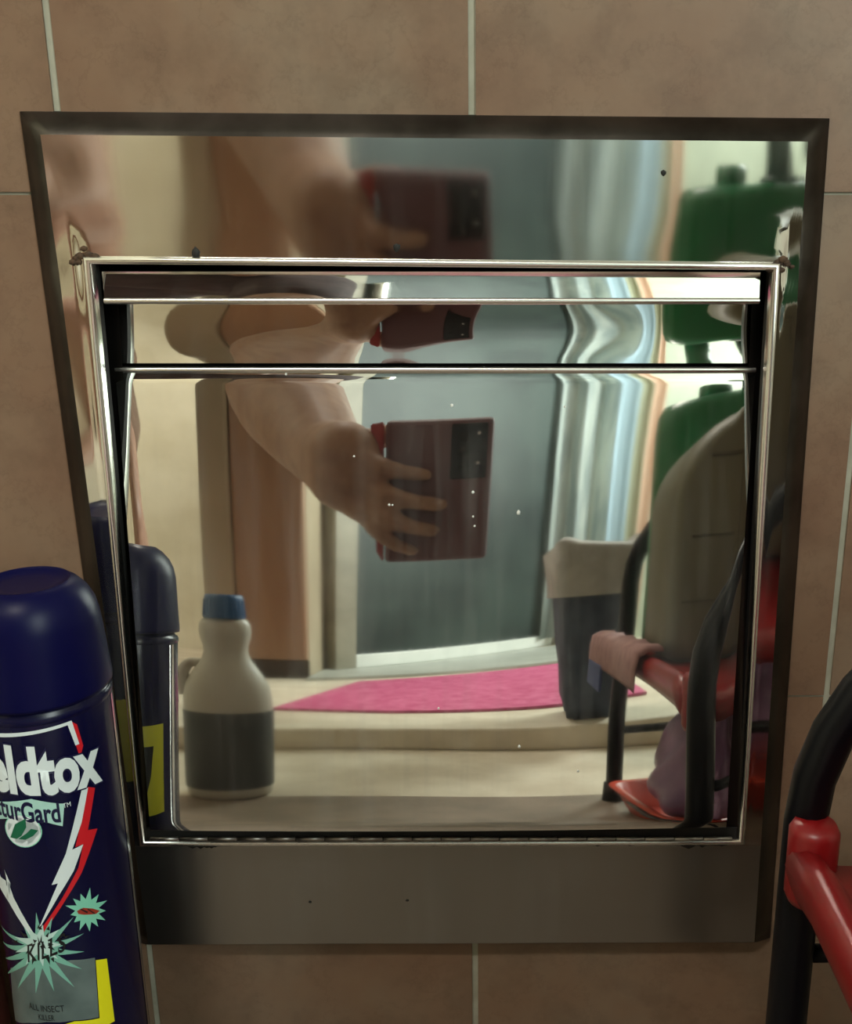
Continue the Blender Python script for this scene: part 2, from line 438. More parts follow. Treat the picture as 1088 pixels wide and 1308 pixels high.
d = bm_obj('corner_grime', bm, noisy('rust_grime', (.030,.016,.008), (.07,.035,.015), 300, .8, .0), chute, True); d['kind'] = 'stuff'
bm = bmesh.new()
for k in range(150):                                                    # grime caught in the lower seam
    x = random.uniform(hx0-.006, hx1+.004); g = bmesh.ops.create_icosphere(bm, subdivisions=1, radius=random.uniform(.0006,.0022))
    e = 1.6 if abs(x-hx0) < .03 or abs(x-hx1) < .02 else 1.0
    for v in g['verts']: v.co = Vector((v.co.x*1.8, v.co.y*.35, v.co.z*.8*e)) + Vector((x, FY-.0002, OPEN[3].z-.0006*e+random.uniform(-.0008,.0006)))
d = bm_obj('seam_grime', bm, M['black'], chute, True); d['kind'] = 'stuff'

# ------------------------------------------------------------------ the yard behind the camera
M['cream'] = noisy('cream_paint', (.80,.76,.60), (.92,.89,.74), 7, .6, .1)
M['floor'] = noisy('beige_floor', (.60,.52,.40), (.74,.67,.54), 14, .45, .1)
M['floor_shade'] = noisy('shaded_brown_floor', (.20,.155,.115), (.26,.20,.15), 18, .5, .1)  # darker brown that paints shade onto the near floor
M['white'] = noisy('white_paint', (.72,.74,.70), (.82,.83,.79), 12, .5, .05)
M['ceil'] = noisy('ceiling_paint', (.30,.28,.25), (.36,.34,.30), 6, .9, .05)
x0, x1, yb, h = ROOM['x0'], ROOM['x1'], ROOM['y'], ROOM['h']
struct(boxo('floor', (x0-.1, yb-.1, -.06), (x1+.1, -.445, 0), M['floor']))
struct(boxo('floor_shade_strip', (x0-.1, -.445, -.06), (x1+.1, .14, 0), M['floor_shade']))  # floor next to the chute wall, with its shade put into the colour
struct(boxo('trim_2', (x0, yb, 0), (x1, -.655, .031), M['floor'], None, .003))
struct(boxo('wall_left', (x0-.1, yb-.1, 0), (x0, .14, h), M['cream']))
# right wall with the added, unseen daylight window
wr = bmesh.new()
for lo, hi in (((x1,yb-.1,0),(x1+.1,ADDED_WIN['y0'],h)), ((x1,ADDED_WIN['y1'],0),(x1+.1,.14,h)), ((x1,ADDED_WIN['y0'],0),(x1+.1,ADDED_WIN['y1'],ADDED_WIN['z0'])), ((x1,ADDED_WIN['y0'],ADDED_WIN['z1']),(x1+.1,ADDED_WIN['y1'],h))): box(wr, lo, hi)
struct(bm_obj('wall_right', wr, M['white']))
wn = empty('added_window_1', 'unseen white framed window added in the right wall for daylight', 'window', (x1+.02, (ADDED_WIN['y0']+ADDED_WIN['y1'])/2, ADDED_WIN['z0'])); wn['kind'] = 'structure'
wh, ww = ADDED_WIN['z1']-ADDED_WIN['z0'], (ADDED_WIN['y1']-ADDED_WIN['y0'])/2
for nm, lo, hi in (('window_frame',(0,-ww,0),(.05,-ww+.04,wh)),('window_frame',(0,ww-.04,0),(.05,ww,wh)),('window_frame',(0,-ww+.04,0),(.05,ww-.04,.04)),('window_frame',(0,-ww+.04,wh-.04),(.05,ww-.04,wh)),('mullion',(.01,-.015,.04),(.04,.015,wh-.04))):
    boxo(nm, lo, hi, M['white'], wn, .003)
struct(boxo('wall_back', (x0, yb-.1, 0), (x1, yb, h), M['cream']))
struct(boxo('ceiling', (x0-.1, yb-.1, h), (x1+.1, .14, h+.1), M['ceil']))




def srgb(*c): return tuple((v/255/12.92 if v/255 <= .04045 else ((v/255+.055)/1.055)**2.4) for v in c)
def plain(name, rgb, rough=.5, spec=.5, metal=0.0):
    if name not in M: M[name] = new_mat(name, srgb(*rgb), rough, metal, spec)
    return M[name]
def prism(name, poly, z0, z1, mat, parent=None, bev=0.0):
    """plan outline (x, y) extruded from z0 to z1"""
    bm = bmesh.new(); vs = [bm.verts.new((x, y, z0)) for x, y in poly]; f = bm.faces.new(vs)
    g = bmesh.ops.extrude_face_region(bm, geom=[f])
    for e in g['geom']:
        if isinstance(e, bmesh.types.BMVert): e.co.z = z1
    if bev: bmesh.ops.bevel(bm, geom=list(bm.edges), offset=bev, segments=2, affect='EDGES')
    return bm_obj(name, bm, mat, parent)
def local(o, loc):
    """move the mesh so that the object's origin is at loc"""
    for v in o.data.vertices: v.co -= Vector(loc)
    o.location = loc; return o

# ---- glass door standing ajar, its marble threshold
M['stile'] = noisy('grey_door_stile', srgb(128,122,105), srgb(150,144,126), 9, .5, .05)
M['darkglass'] = new_mat('dark_frosted_glass', srgb(104,120,116), .45, 0, .3)
f_ = noise(M['darkglass'], coords(M['darkglass']), 3.5, 4)
L(M['darkglass'], ramp(M['darkglass'], f_, [(.38, srgb(38,46,45)), (.62, srgb(56,66,63))]), P(M['darkglass']).inputs['Base Color'])
da, db = Vector((-.262,-1.43,.039)), Vector((.21,-2.02,.039)); dv = (db-da); dl = dv.length; ang = math.atan2(dv.y, dv.x)
door = empty('door_1', 'dark grey glass door in a pale frame standing ajar behind the camera', 'door', da); door.rotation_euler.z = ang
door['kind'] = 'structure'
boxo('glass_pane', (.03,-.006,.04), (dl-.03,.006,1.9), M['darkglass'], door)
boxo('stile', (-.03,-.022,0), (.03,.022,1.96), M['stile'], door, .003)
boxo('stile', (dl-.03,-.022,0), (dl,.022,1.96), M['stile'], door, .003)
boxo('rail', (.03,-.02,0), (dl-.03,.02,.04), M['white'], door, .003)
boxo('rail', (.03,-.02,1.9), (dl-.03,.02,1.96), M['stile'], door, .003)
boxo('door_handle', (.05,.006,.9), (.065,.05,1.05), M['bead'], door, .004)
struct(prism('trim_3', [(-.29,-1.20),(.22,-1.44),(.24,-2.0),(-.29,-1.5)],   .031, .039, noisy('pale_marble', srgb(164,166,158), srgb(182,184,176), 12, .4, .02), None, .002))

# ---- brown cupboard
M['brownwood'] = noisy('brown_wood', srgb(146,112,86), srgb(160,126,98), 6, .5, .05, stretch=(4,4,.5))
M['beige'] = noisy('beige_panel', srgb(156,142,118), srgb(170,156,132), 5, .55, .03)
cup = empty('cupboard', 'tall brown cupboard with a beige side panel beside the grey glass door', 'cupboard', (-.40,-1.45,.031))
boxo('carcass', (-.068,-.25,0), (.109,.195,1.5), M['beige'], cup, .004)
boxo('door', (-.012,.195,.05), (.107,.213,1.48), M['brownwood'], cup, .004)
boxo('side_panel', (-.068,.195,.05), (-.0135,.2125,1.48), M['beige'], cup, .008)
boxo('plinth', (-.068,.195,0), (.109,.205,.047), plain('dark_plinth', (60,46,36)), cup)
boxo('handle', (.0,.213,.75), (.012,.235,.87), M['bead'], cup, .003)

# ---- curtain and the striped cloth hanging at the right of the glass door
def curtain(name, x0, x1, y, z0, z1, waves, amp, mat, ph=0.0):
    bm = bmesh.new(); nx = waves*14; prev = None
    for k in range(nx+1):
        t = k/nx; x = lerp(x0, x1, t)
        col_ = []
        for j in range(9):
            z = lerp(z0, z1, j/8); a = amp*(1.1-.3*j/8)
            col_.append(bm.verts.new((x + .006*math.sin(3*j/8+ph), y + a*math.sin(2*PI*waves*t+ph) + .3*a*math.sin(5*PI*waves*t+1), z)))
        if prev:
            for j in range(8): bm.faces.new((prev[j], col_[j], col_[j+1], prev[j+1]))
        prev = col_
    g = bmesh.ops.solidify(bm, geom=list(bm.faces), thickness=.002)
    return bm_obj(name, bm, mat, None, True)
M['curtain'] = new_mat('pale_curtain', srgb(196,204,202), .8)
f_ = noise(M['curtain'], coords(M['curtain'], (1,1,.15)), 30, 3)
L(M['curtain'], ramp(M['curtain'], f_, [(.4, srgb(172,184,184)), (.6, srgb(206,214,210))]), P(M['curtain']).inputs['Base Color'])
rod = boxo('curtain_rail', (.10,-1.955,1.98), (.62,-1.935,2.0), M['stile'], None, .004)
tag(local(rod, (.36,-1.945,1.98)), 'grey curtain rail over the curtain and striped cloths', 'rail')
boxo('bracket', (-.01,-.105,.002), (.01,-.01,.018), M['stile'], rod)
cu = curtain('curtain', .165, .30, -1.945, .07, 1.98, 2, .016, M['curtain'], 1.9)
tag(local(cu, (.23,-1.945,1.98)), 'pale grey folded curtain hanging next to the dark glass door', 'curtain')
for nm, a, b, c_, lab in (('hanging_cloth', .30, .347, (188,208,222), 'pale blue cloth strip hanging between curtain and beige cloth'),
                       ('hanging_cloth', .347, .374, (176,176,152), 'narrow beige cloth strip hanging beside the peach one'),
                       ('hanging_cloth', .374, .402, (222,190,170), 'narrow peach cloth strip hanging beside the white wall')):
    o = curtain(nm, a, b, -1.945, .07, 1.98, 1, .004, plain(nm+str(c_), c_, .8), 2.0)
    tag(local(o, ((a+b)/2, -1.945, 1.98)), lab, 'cloth', 'cloth strips beside the curtain')
M['palewall'] = noisy('pale_green_wall', srgb(168,176,158), srgb(182,190,170), 9, .6, .05)
struct(boxo('wall_alcove', (.39, yb, 0), (x1, yb+.012, h), M['palewall']))

# ---- pink mat on the raised floor
def mat_pink():
    m = noisy('pink_mat', srgb(176,62,108), srgb(198,96,136), 60, .8, .6); return m
M['pink'] = mat_pink()
pm = prism('floor_mat', [(-.262,-.80),(-.1,-.775),(.10,-.785),(.23,-.80),(.235,-1.42),(-.19,-1.17)], .031, .036, M['pink'], None, .001)
tag(local(pm, (0,-1.0,.028)), 'bright pink mat lying on the pale raised floor in front of the glass door', 'mat')

# ---- white bottle with the blue cap
M['hdpe'] = new_mat('milky_plastic', srgb(196,192,180), .38); P(M['hdpe']).inputs['Subsurface Weight'].default_value = .15
P(M['hdpe']).inputs['Subsurface Radius'].default_value = (.01,.01,.01)
bo = empty('bleach_bottle', 'milky white plastic bottle with blue cap and dark grey label on the floor', 'bottle', (-.224,-.455,0))
bm = bmesh.new()
lathe(bm, [(.034,0),(.039,.003),(.0405,.012),(.0405,.098),(.0395,.112),(.0375,.124),(.0325,.136),(.0265,.147),(.0215,.156),(.0195,.165),(.0197,.172),(.0218,.181),(.0226,.189),(.0222,.197),(.0195,.203),(.015,.206)], 48, 1.0, .72)
bm_obj('body', bm, M['hdpe'], bo, True)
bm = bmesh.new(); lathe(bm, [(.0178,.2045),(.0182,.206),(.0166,.228),(.0158,.2315),(.0140,.232)], 40)
cp = bm_obj('cap', bm, noisy('blue_cap', srgb(40,84,130), srgb(48,96,146), 30, .45, .05), bo, True)
bm = bmesh.new()
for k in range(28):
    a = 2*PI*k/28; box(bm, (-.0004,-.0004,.207), (.0004,.0004,.2265))
    for v in list(bm.verts)[-8:]:
        rr = lerp(.0182,.0166,(v.co.z-.206)/.022); v.co = Vector((rr*math.cos(a)+v.co.x, rr*math.sin(a)+v.co.y, v.co.z))
g_ = bm_obj('grip_ribs', bm, M[cp.data.materials[0].name] if cp.data.materials[0].name in M else cp.data.materials[0], cp); g_['kind'] = 'stuff'
bm = bmesh.new(); lathe(bm, [(.0408,.012),(.0410,.013),(.0410,.096),(.0408,.097)], 48, 1.0, .72, False)
bm_obj('label', bm, noisy('grey_label', srgb(70,74,76), srgb(92,95,95), 14, .5, .0, stretch=(1,1,.3)), bo, True)
bm = bmesh.new(); tube(bm, smooth_path([(-.023,0,.150),(-.032,0,.150),(-.0385,0,.140),(-.0395,0,.126),(-.0385,0,.112)], 5), .0055, 12)
bm_obj('handle', bm, M['hdpe'], bo, True)

# ---- black tube chair with the sloping red seat
ch = empty('folding_chair', 'black tubular chair with a red plastic seat standing close to the wall', 'chair', (.26,-.24,0))
M['blacktube'] = new_mat('black_enamel_tube', srgb(8,9,15), .36, 0, .22)
M['red'] = noisy('red_plastic', srgb(124,14,18), srgb(138,18,22), 40, .36, .02)
def arch(xl, xr, y0, y1, ztop, r, rad):
    """inverted U tube: foot at y0, top at y1"""
    pts = [(xl,y0,0)]; zc = ztop - rad
    n = 7
    for k in range(1,n+1): pts.append((xl, lerp(y0,y1,k/n*zc/ztop), zc*k/n))
    for k in range(1,9):
        a = PI - PI/2*k/8; z = zc + rad*math.sin(a); pts.append((xl+rad+rad*math.cos(a), lerp(y0,y1,z/ztop), z))
    q = [(xl+xr-x, y, z) for x, y, z in pts[::-1]]
    bm = bmesh.new(); tube(bm, pts + q, r, 14); return bm
def ob(name, bm, mat, root, smooth=True):
    o = bm_obj(name, bm, mat, root, smooth)
    for v in o.data.vertices: v.co -= root.location
    return o
ob('front_frame', arch(.1085,.404,-.091,-.088,.2606,.0072,.0856), M['blacktube'], ch)
ob('rear_frame', arch(.126,.394,-.425,-.415,.335,.0075,.10), M['blacktube'], ch)
bm = bmesh.new(); tube(bm, [(.110,-.090,.122),(.402,-.090,.122)], .0032, 8); ob('brace', bm, M['blacktube'], ch)
bm = bmesh.new(); tube(bm, [(.128,-.424,.075),(.392,-.424,.075)], .0035, 8); ob('brace', bm, M['blacktube'], ch)
for x in (.128,.392):
    bm = bmesh.new(); tube(bm, [(x,-.090,.05),(x,-.418,.012)], .003, 8); ob('side_brace', bm, M['blacktube'], ch)
# seat: dished slab with rolled side rails
sa, sb = Vector((0,-.098,.171)), Vector((0,-.405,.171)); sd = (sb-sa).normalized(); sn = Vector((0,-sd.z,sd.y))*-1
if sn.z < 0: sn = -sn
bm = bmesh.new(); prevr = None
prof = [(.1015,-.010),(.1000,-.003),(.1012,.003),(.1045,.0055),(.1085,.0045),(.1115,.0),(.115,-.0035),(.26,-.006)]
prof = prof + [(.52-x, d) for x, d in prof[-2::-1]]
under = [(.52-.103,-.014),(.26,-.0115),(.103,-.014)]
for k in range(15):
    t = k/14; c = sa.lerp(sb, t); ring = []
    e = .004*(1-sstep(0,.06,t)) + .004*sstep(.94,1,t)
    for x, d in prof+under: ring.append(bm.verts.new(Vector((x,0,0)) + c + sn*(d-e)))
    if prevr:
        for i in range(len(ring)): bm.faces.new((prevr[i], prevr[(i+1)%len(ring)], ring[(i+1)%len(ring)], ring[i]))
    else: bm.faces.new(ring)
    prevr = ring
bm.faces.new(prevr[::-1]); seat = ob('seat', bm, M['red'], ch)
for x in (.1085,.404):
    sg = 1 if x < .2 else -1
    bm = bmesh.new(); tube(bm, [(x+.0006*sg,-.0975,.150),(x+.0006*sg,-.0975,.153),(x+.0004*sg,-.0975,.1765),(x+.0004*sg,-.0975,.1795)], [.0070,.0083,.0083,.0068], 20)
    ob('seat_clip', bm, M['red'], ch)
for x, y in ((.1085,-.091),(.404,-.091),(.126,-.425),(.394,-.425)):
    bm = bmesh.new(); tube(bm, [(x,y,0),(x,y,.02)], [.0105,.0092], 14); ob('rubber_foot', bm, plain('black_rubber', (10,10,10), .8), ch)

# ---- things piled on the chair
M['purple'] = noisy('purple_film', srgb(112,78,118), srgb(150,112,150), 16, .35, .5)
bm = bmesh.new(); bmesh.ops.create_icosphere(bm, subdivisions=4, radius=1)
for v in bm.verts:
    c = v.co.copy(); n_ = 1 + .06*math.sin(9*c.x+4*c.z) + .05*math.sin(11*c.y-7*c.z+2)
    x, y, z = .082*c.x*n_, .118*c.y*n_, .056*c.z*n_
    v.co = Vector((.215+x, -.30+.8*y, max(.011, .068+z*1.0)))
pb = bm_obj('plastic_bag', bm, M['purple'], None, True)
tag(local(pb, (.215,-.30,.011)), 'crumpled purple plastic bag in the red tray under the chair', 'bag')
for v in pb.data.vertices: v.co.x *= .62; v.co.x += .30*max(0, v.co.z-.04); v.co.z *= 1.06
pb.location.x = .182; pb.location.z = .0065
bm = bmesh.new()
def drape(bm, xs_, ya, yb_, th):
    nseg = 14; n2 = len(xs_); top = []; bot = []
    for k in range(nseg+1):
        y = lerp(ya, yb_, k/nseg); wv = .0016*math.sin(9*k/nseg*PI)
        top.append([bm.verts.new((x, y, z+th+wv*(i > 2))) for i, (x, z) in enumerate(xs_)]); bot.append([bm.verts.new((x+.001, y, z+wv*(i > 2))) for i, (x, z) in enumerate(xs_)])
    for k in range(nseg):
        for i in range(n2-1):
            bm.faces.new((top[k][i], top[k][i+1], top[k+1][i+1], top[k+1][i])); bm.faces.new((bot[k][i], bot[k+1][i], bot[k+1][i+1], bot[k][i+1]))
        bm.faces.new((top[k][0], top[k+1][0], bot[k+1][0], bot[k][0])); bm.faces.new((top[k][-1], bot[k][-1], bot[k+1][-1], top[k+1][-1]))
    for t_, b_ in ((top[0], bot[0]), (top[-1], bot[-1])):
        for i in range(n2-1): bm.faces.new((t_[i], b_[i], b_[i+1], t_[i+1]))
drape(bm, [(.0950,.150),(.0950,.166),(.0965,.1765),(.103,.1805),(.112,.1800)], -.412, -.200, .0035)
pc = bm_obj('rim_cover_towel', bm, noisy('dusty_pink_towel', srgb(150,112,112), srgb(172,134,130), 60, .9, .6), None, True)  # towel added along the rim, covering its brightly lit red
tag(local(pc, (.104,-.31,.150)), 'dusty pink towel added over the left rim to cover the lit red seat', 'towel')
bm = bmesh.new(); box(bm, (-.0095,-.098,-.022), (-.0070,-.03,.004), .0008); bm_obj('hanging_edge', bm, plain('towel_blue', (74,86,130), .9), pc)
# red tray on the floor under the chair
tr = empty('plastic_tray', 'shallow orange red plastic tray on the floor under the chair', 'tray', (.212,-.300,0)); tr.rotation_euler.z = math.radians(-9)
bm = bmesh.new(); rr_ = []
for hx, hy, z in ((.066,.088,0),(.070,.092,.002),(.079,.101,.028),(.084,.106,.0295),(.084,.106,.0315),(.078,.100,.0315),(.068,.090,.005),(.060,.082,.004)):
    ring = []
    for cx, cy, a0 in ((1,1,0),(-1,1,90),(-1,-1,180),(1,-1,270)):
        for k in range(5):
            a = math.radians(a0+90*k/4); ring.append(bm.verts.new((cx*(hx-.012)+.012*math.cos(a), cy*(hy-.012)+.012*math.sin(a), z)))
    rr_.append(ring)
for a, b in zip(rr_, rr_[1:]):
    for k in range(20): bm.faces.new((a[k], a[(k+1)%20], b[(k+1)%20], b[k]))
bm.faces.new(rr_[0][::-1]); bm.faces.new(rr_[-1]); bm_obj('body', bm, noisy('orange_red_plastic', srgb(196,62,40), srgb(214,76,50), 30, .4, .02), tr, True)
# olive jerrycan
def jerry():
    bm = bmesh.new(); x0_, x1_, z0_, z1_ = .116, .268, .1668, .350
    pts = []
    for cx, cz, rx, rz, a0 in ((x1_-.02,z0_+.02,.02,.02,-90),(x1_-.055,z1_-.055,.055,.055,0),(x0_+.055,z1_-.065,.055,.065,90),(x0_+.016,z0_+.016,.016,.016,180)):
        for k in range(9):
            a = math.radians(a0+90*k/8); pts.append((cx+rx*math.cos(a), cz+rz*math.sin(a)))
    cx, cz = (x0_+x1_)/2, (z0_+z1_)/2; rings = []
    for s_, y in ((.90,-.298),(.96,-.294),(1,-.284),(1,-.226),(.96,-.216),(.90,-.212)):
        rings.append([bm.verts.new((cx+(x-cx)*(1-(1-s_)*1.0), y, cz+(z-cz)*s_)) for x, z in pts])
    n = len(pts)
    for a, b in zip(rings, rings[1:]):
        for k in range(n): bm.faces.new((a[k], a[(k+1)%n], b[(k+1)%n], b[k]))
    bm.faces.new(rings[0]); bm.faces.new(rings[-1]); return bm
M['olive'] = noisy('olive_plastic', srgb(98,94,74), srgb(108,104,82), 8, .5, .03)
je = empty('jerrycan', 'olive grey rounded plastic jerrycan standing on the red chair seat', 'jerrycan', (.19,-.255,.1668))
ob('body', jerry(), M['olive'], je)
emb = plain('olive_emboss', (88,84,66), .6)
bm = bmesh.new()
for lo, hi in (((.138,-.2118,.318),(.178,-.2105,.3195)),((.1765,-.2118,.215),(.178,-.2105,.3195)),((.124,-.2122,.215),(.178,-.2105,.2165)),((.128,-.2120,.262),(.16,-.2108,.2632))): box(bm, lo, hi)
ob('embossed_lines', bm, emb, je, False)
bm = bmesh.new(); tube(bm, [(.236,-.255,.335),(.236,-.255,.362)], [.016,.015], 24); ob('cap', bm, plain('olive_cap', (60,60,52), .5), je)
# green trigger bottle behind it
M['green'] = new_mat('green_translucent_plastic', srgb(28,120,74), .28); P(M['green']).inputs['Transmission Weight'].default_value = .12
gb = empty('spray_bottle', 'green plastic trigger spray bottle standing behind the olive jerrycan', 'bottle', (.178,-.350,.1668))
bm = bmesh.new(); lathe(bm, [(.044,0),(.050,.004),(.0515,.012),(.0515,.196),(.0505,.209),(.047,.216),(.030,.2195),(.024,.2205)], 48, 1, .60)
bm_obj('body', bm, M['green'], gb, True)
M['dkgreen'] = plain('dark_green_plastic', (34,70,62), .4)
bm = bmesh.new(); tube(bm, [(-.012,0,.218),(-.012,0,.230),(-.012,0,.233)], [.0115,.0115,.009], 24)
bm_obj('fill_cap', bm, M['green'], gb, True)
bm = bmesh.new(); tube(bm, [(.024,0,.218),(.024,0,.225)], [.014,.013], 20); tube(bm, [(.023,0,.224),(.022,0,.241),(.020,0,.259)], [.0095,.0085,.0075], 16)
box(bm, (-.002,-.008,.257), (.052,.008,.265), .003)
bm_obj('spray_head', bm, M['dkgreen'], gb, True)
bm = bmesh.new(); tube(bm, smooth_path([(.044,0,.259),(.040,0,.247),(.043,0,.233)],5), .0026, 8)
bm_obj('trigger', bm, M['dkgreen'], gb, True)

# ---- navy bag with a folded grey liner
nb = empty('carrier_bag', 'tall navy blue bag with a turned-over grey rim on the raised floor', 'bag', (.135,-.73,.031))
def bag_shell(levels):
    bm = bmesh.new(); rings = []
    for z, xa, xb, ya, yb_ in levels:
        ring = []
        for k in range(32):
            a = 2*PI*k/32; c, s_ = math.cos(a), math.sin(a); p = .45
            x = (xa+xb)/2 + (xb-xa)/2*math.copysign(abs(c)**p, c); y = (ya+yb_)/2 + (yb_-ya)/2*math.copysign(abs(s_)**p, s_)
            wv = .0025*math.sin(7*a+z*40)
            ring.append(bm.verts.new((x+wv*c, y+wv*s_, z+.006*math.sin(3*a+1)*(z>.2))))
        rings.append(ring)
    for a, b in zip(rings, rings[1:]):
        for k in range(32): bm.faces.new((a[k], a[(k+1)%32], b[(k+1)%32], b[k]))
    return bm, rings
bm, rg = bag_shell([(0,-.018,.034,-.03,.045),(.03,-.026,.036,-.035,.06),(.12,-.038,.038,-.045,.072),(.215,-.045,.036,-.05,.08)])
bm.faces.new(rg[0][::-1]); bm_obj('body', bm, noisy('navy_fabric', srgb(38,48,66), srgb(52,62,80), 40, .8, .4), nb, True)
bm, rg = bag_shell([(.192,-.050,.044,-.055,.088),(.215,-.051,.044,-.056,.089),(.262,-.058,.044,-.058,.090),(.268,-.050,.038,-.052,.084),(.23,-.040,.030,-.045,.074)])
bm_obj('rim', bm, noisy('grey_liner', srgb(150,148,144), srgb(176,172,166), 24, .7, .5), nb, True)

lamp = empty('added_ceiling_light', 'unseen white rectangular ceiling light added to brighten the yard', 'light', ADDED_LAMP)
M['diffuser'] = new_mat('lamp_diffuser', (.9,.9,.9), .5)
P(M['diffuser']).inputs['Emission Color'].default_value = (.93,1,.95,1); P(M['diffuser']).inputs['Emission Strength'].default_value = 6
boxo('housing', (-.32,-.12,.0), (.32,.12,.06), M['white'], lamp, .006)
boxo('diffuser', (-.30,-.10,-.012), (.30,.10,.0), M['diffuser'], lamp, .004)

# ------------------------------------------------------------------ insecticide can
CANX, CANY, RC = -.1620, -.0530, .0244
can = empty('aerosol_can', 'navy blue aerosol can with a shield label standing at the left of the steel hopper', 'aerosol can', (CANX, CANY, 0))
M['navy'] = new_mat('navy_print', srgb(6,7,42), .26, .0, .3)
M['navycap'] = new_mat('navy_cap_plastic', srgb(5,6,50), .36, 0, .14)
M['tin'] = new_mat('bare_tin', (.62,.62,.60), .25, 1.0)
bm = bmesh.new()
lathe(bm, [(.0215,0),(.0238,.002),(RC+.0005,.0045),(RC+.0003,.007),(RC,.009)] + [(RC,.009+.195*k/20) for k in range(1,21)] + [(RC-.0006,.2065),(RC-.002,.2085),(RC-.004,.2095)], 72)
bm_obj('body', bm, M['navy'], can, True)
bm = bmesh.new()
lathe(bm, [(r_*.957, .2085+(z-.2035)*.875) for r_, z in ((.0240,.2035),(.0262,.2035),(.0263,.2050),(.0258,.2120),(.0250,.2240),(.0243,.2330),(.0232,.2385),(.0212,.2430),(.0180,.2470),(.0155,.2488),(.0148,.2489),(.0140,.2478),(.009,.2474))], 64)
cap_ = bm_obj('cap', bm, M['navycap'], can, True)
bm = bmesh.new(); lathe(bm, [(.0136,.2470),(.0141,.2483),(.0147,.2484),(.0152,.2478)], 48, 1, 1, False); bm_obj('cap_rim', bm, M['navycap'], cap_, True)
bm = bmesh.new(); lathe(bm, [(RC+.0001,.2035),(RC+.0003,.2042),(RC+.0003,.2055),(RC-.0002,.2065)], 64, 1, 1, False); bm_obj('top_seam', bm, M['navy'], can, True)
bm = bmesh.new(); lathe(bm, [(RC+.0005,.0),(RC+.0010,.0015),(RC+.0010,.004),(RC+.0004,.0055)], 64, 1, 1, False); bm_obj('bottom_seam', bm, M['tin'], can, True)
AXF = math.atan2(CAM.y-CANY, CAM.x-CANX)                              # angle that faces the room
def on_can(px, py):
    """where the sight line meets the can: arc length s (grows to the right) and height z"""
    d = ray(px, py); ox, oy = CAM.x-CANX, CAM.y-CANY
    a = d.x*d.x+d.y*d.y; b = ox*d.x+oy*d.y; c = ox*ox+oy*oy-RC*RC
    q = b*b-a*c
    if q < 0: q = 0
    t = (-b-math.sqrt(q))/a; p = CAM + d*t
    th = math.atan2(p.y-CANY, p.x-CANX) - AXF
    th = (th+PI) % (2*PI) - PI
    return RC*th, p.z
def wrap_can(bm, off, z_scale=1.0):
    for s_ in [k*.0022 for k in range(-48, 49)]:
        bmesh.ops.bisect_plane(bm, geom=bm.verts[:]+bm.edges[:]+bm.faces[:], plane_co=(s_,0,0), plane_no=(1,0,0))
    for v in bm.verts:
        th = AXF + v.co.x/RC; R_ = RC + off + v.co.z
        v.co = Vector((R_*math.cos(th), R_*math.sin(th), v.co.y))
def decal(name, polys, mat, off, parent=None, px=True):
    """printed shapes on the can's skin; each polygon in picture points that are carried onto the cylinder, or in (s, z)"""
    bm = bmesh.new()
    for poly in polys:
        pts = [on_can(*p) for p in poly] if px else poly
        f = bm.faces.new([bm.verts.new((s_, z, 0)) for s_, z in pts])
    bmesh.ops.triangulate(bm, faces=bm.faces[:], ngon_method='EAR_CLIP')
    wrap_can(bm, off)
    return bm_obj(name, bm, mat, parent or can, True)
def text_flat(body, bold=0.0, shear=0.0):
    cu_ = bpy.data.curves.new('lettering', 'FONT'); cu_.body = body; cu_.offset = bold; cu_.shear = shear; cu_.resolution_u = 4
    o = bpy.data.objects.new('lettering_source', cu_); C.objects.link(o)
    me = bpy.data.meshes.new_from_object(o); bpy.data.objects.remove(o); bpy.data.curves.remove(cu_)
    bm = bmesh.new(); bm.from_mesh(me); bpy.data.meshes.remove(me); return bm
def can_text(name, body, s0, s1, z0, z1, mat, off, bold=0.0, tilt=0.0, parent=None, shear=0.0):
    """lettering stretched to s0..s1, z0..z1 (arc length and height) with a tilt in the label plane"""
    bm = text_flat(body, bold, shear)
    xs = [v.co.x for v in bm.verts]; ys_ = [v.co.y for v in bm.verts]; a, b, c, d = min(xs), max(xs), min(ys_), max(ys_)
    for v in bm.verts:
        x = lerp(s0, s1, (v.co.x-a)/(b-a)); z = lerp(z0, z1, (v.co.y-c)/(d-c)); v.co = Vector((x, z + tilt*(x-(s0+s1)/2), 0))
    wrap_can(bm, off)
    return bm_obj(name, bm, mat, parent or can, False, None, False)
white = plain('print_white', (205,215,216), .35); redp = plain('print_red', (190,24,34), .35); navyp = plain('print_dark_navy', (12,14,52), .3)
mint = plain('print_mint', (120,190,165), .35); leafg = plain('print_leaf_green', (10,92,64), .35); yel = plain('print_yellow', (214,208,20), .35)
blk = plain('print_black', (14,16,20), .4); grad = noisy('print_steel_grey', srgb(70,84,84), srgb(104,118,116), 30, .35, .0)
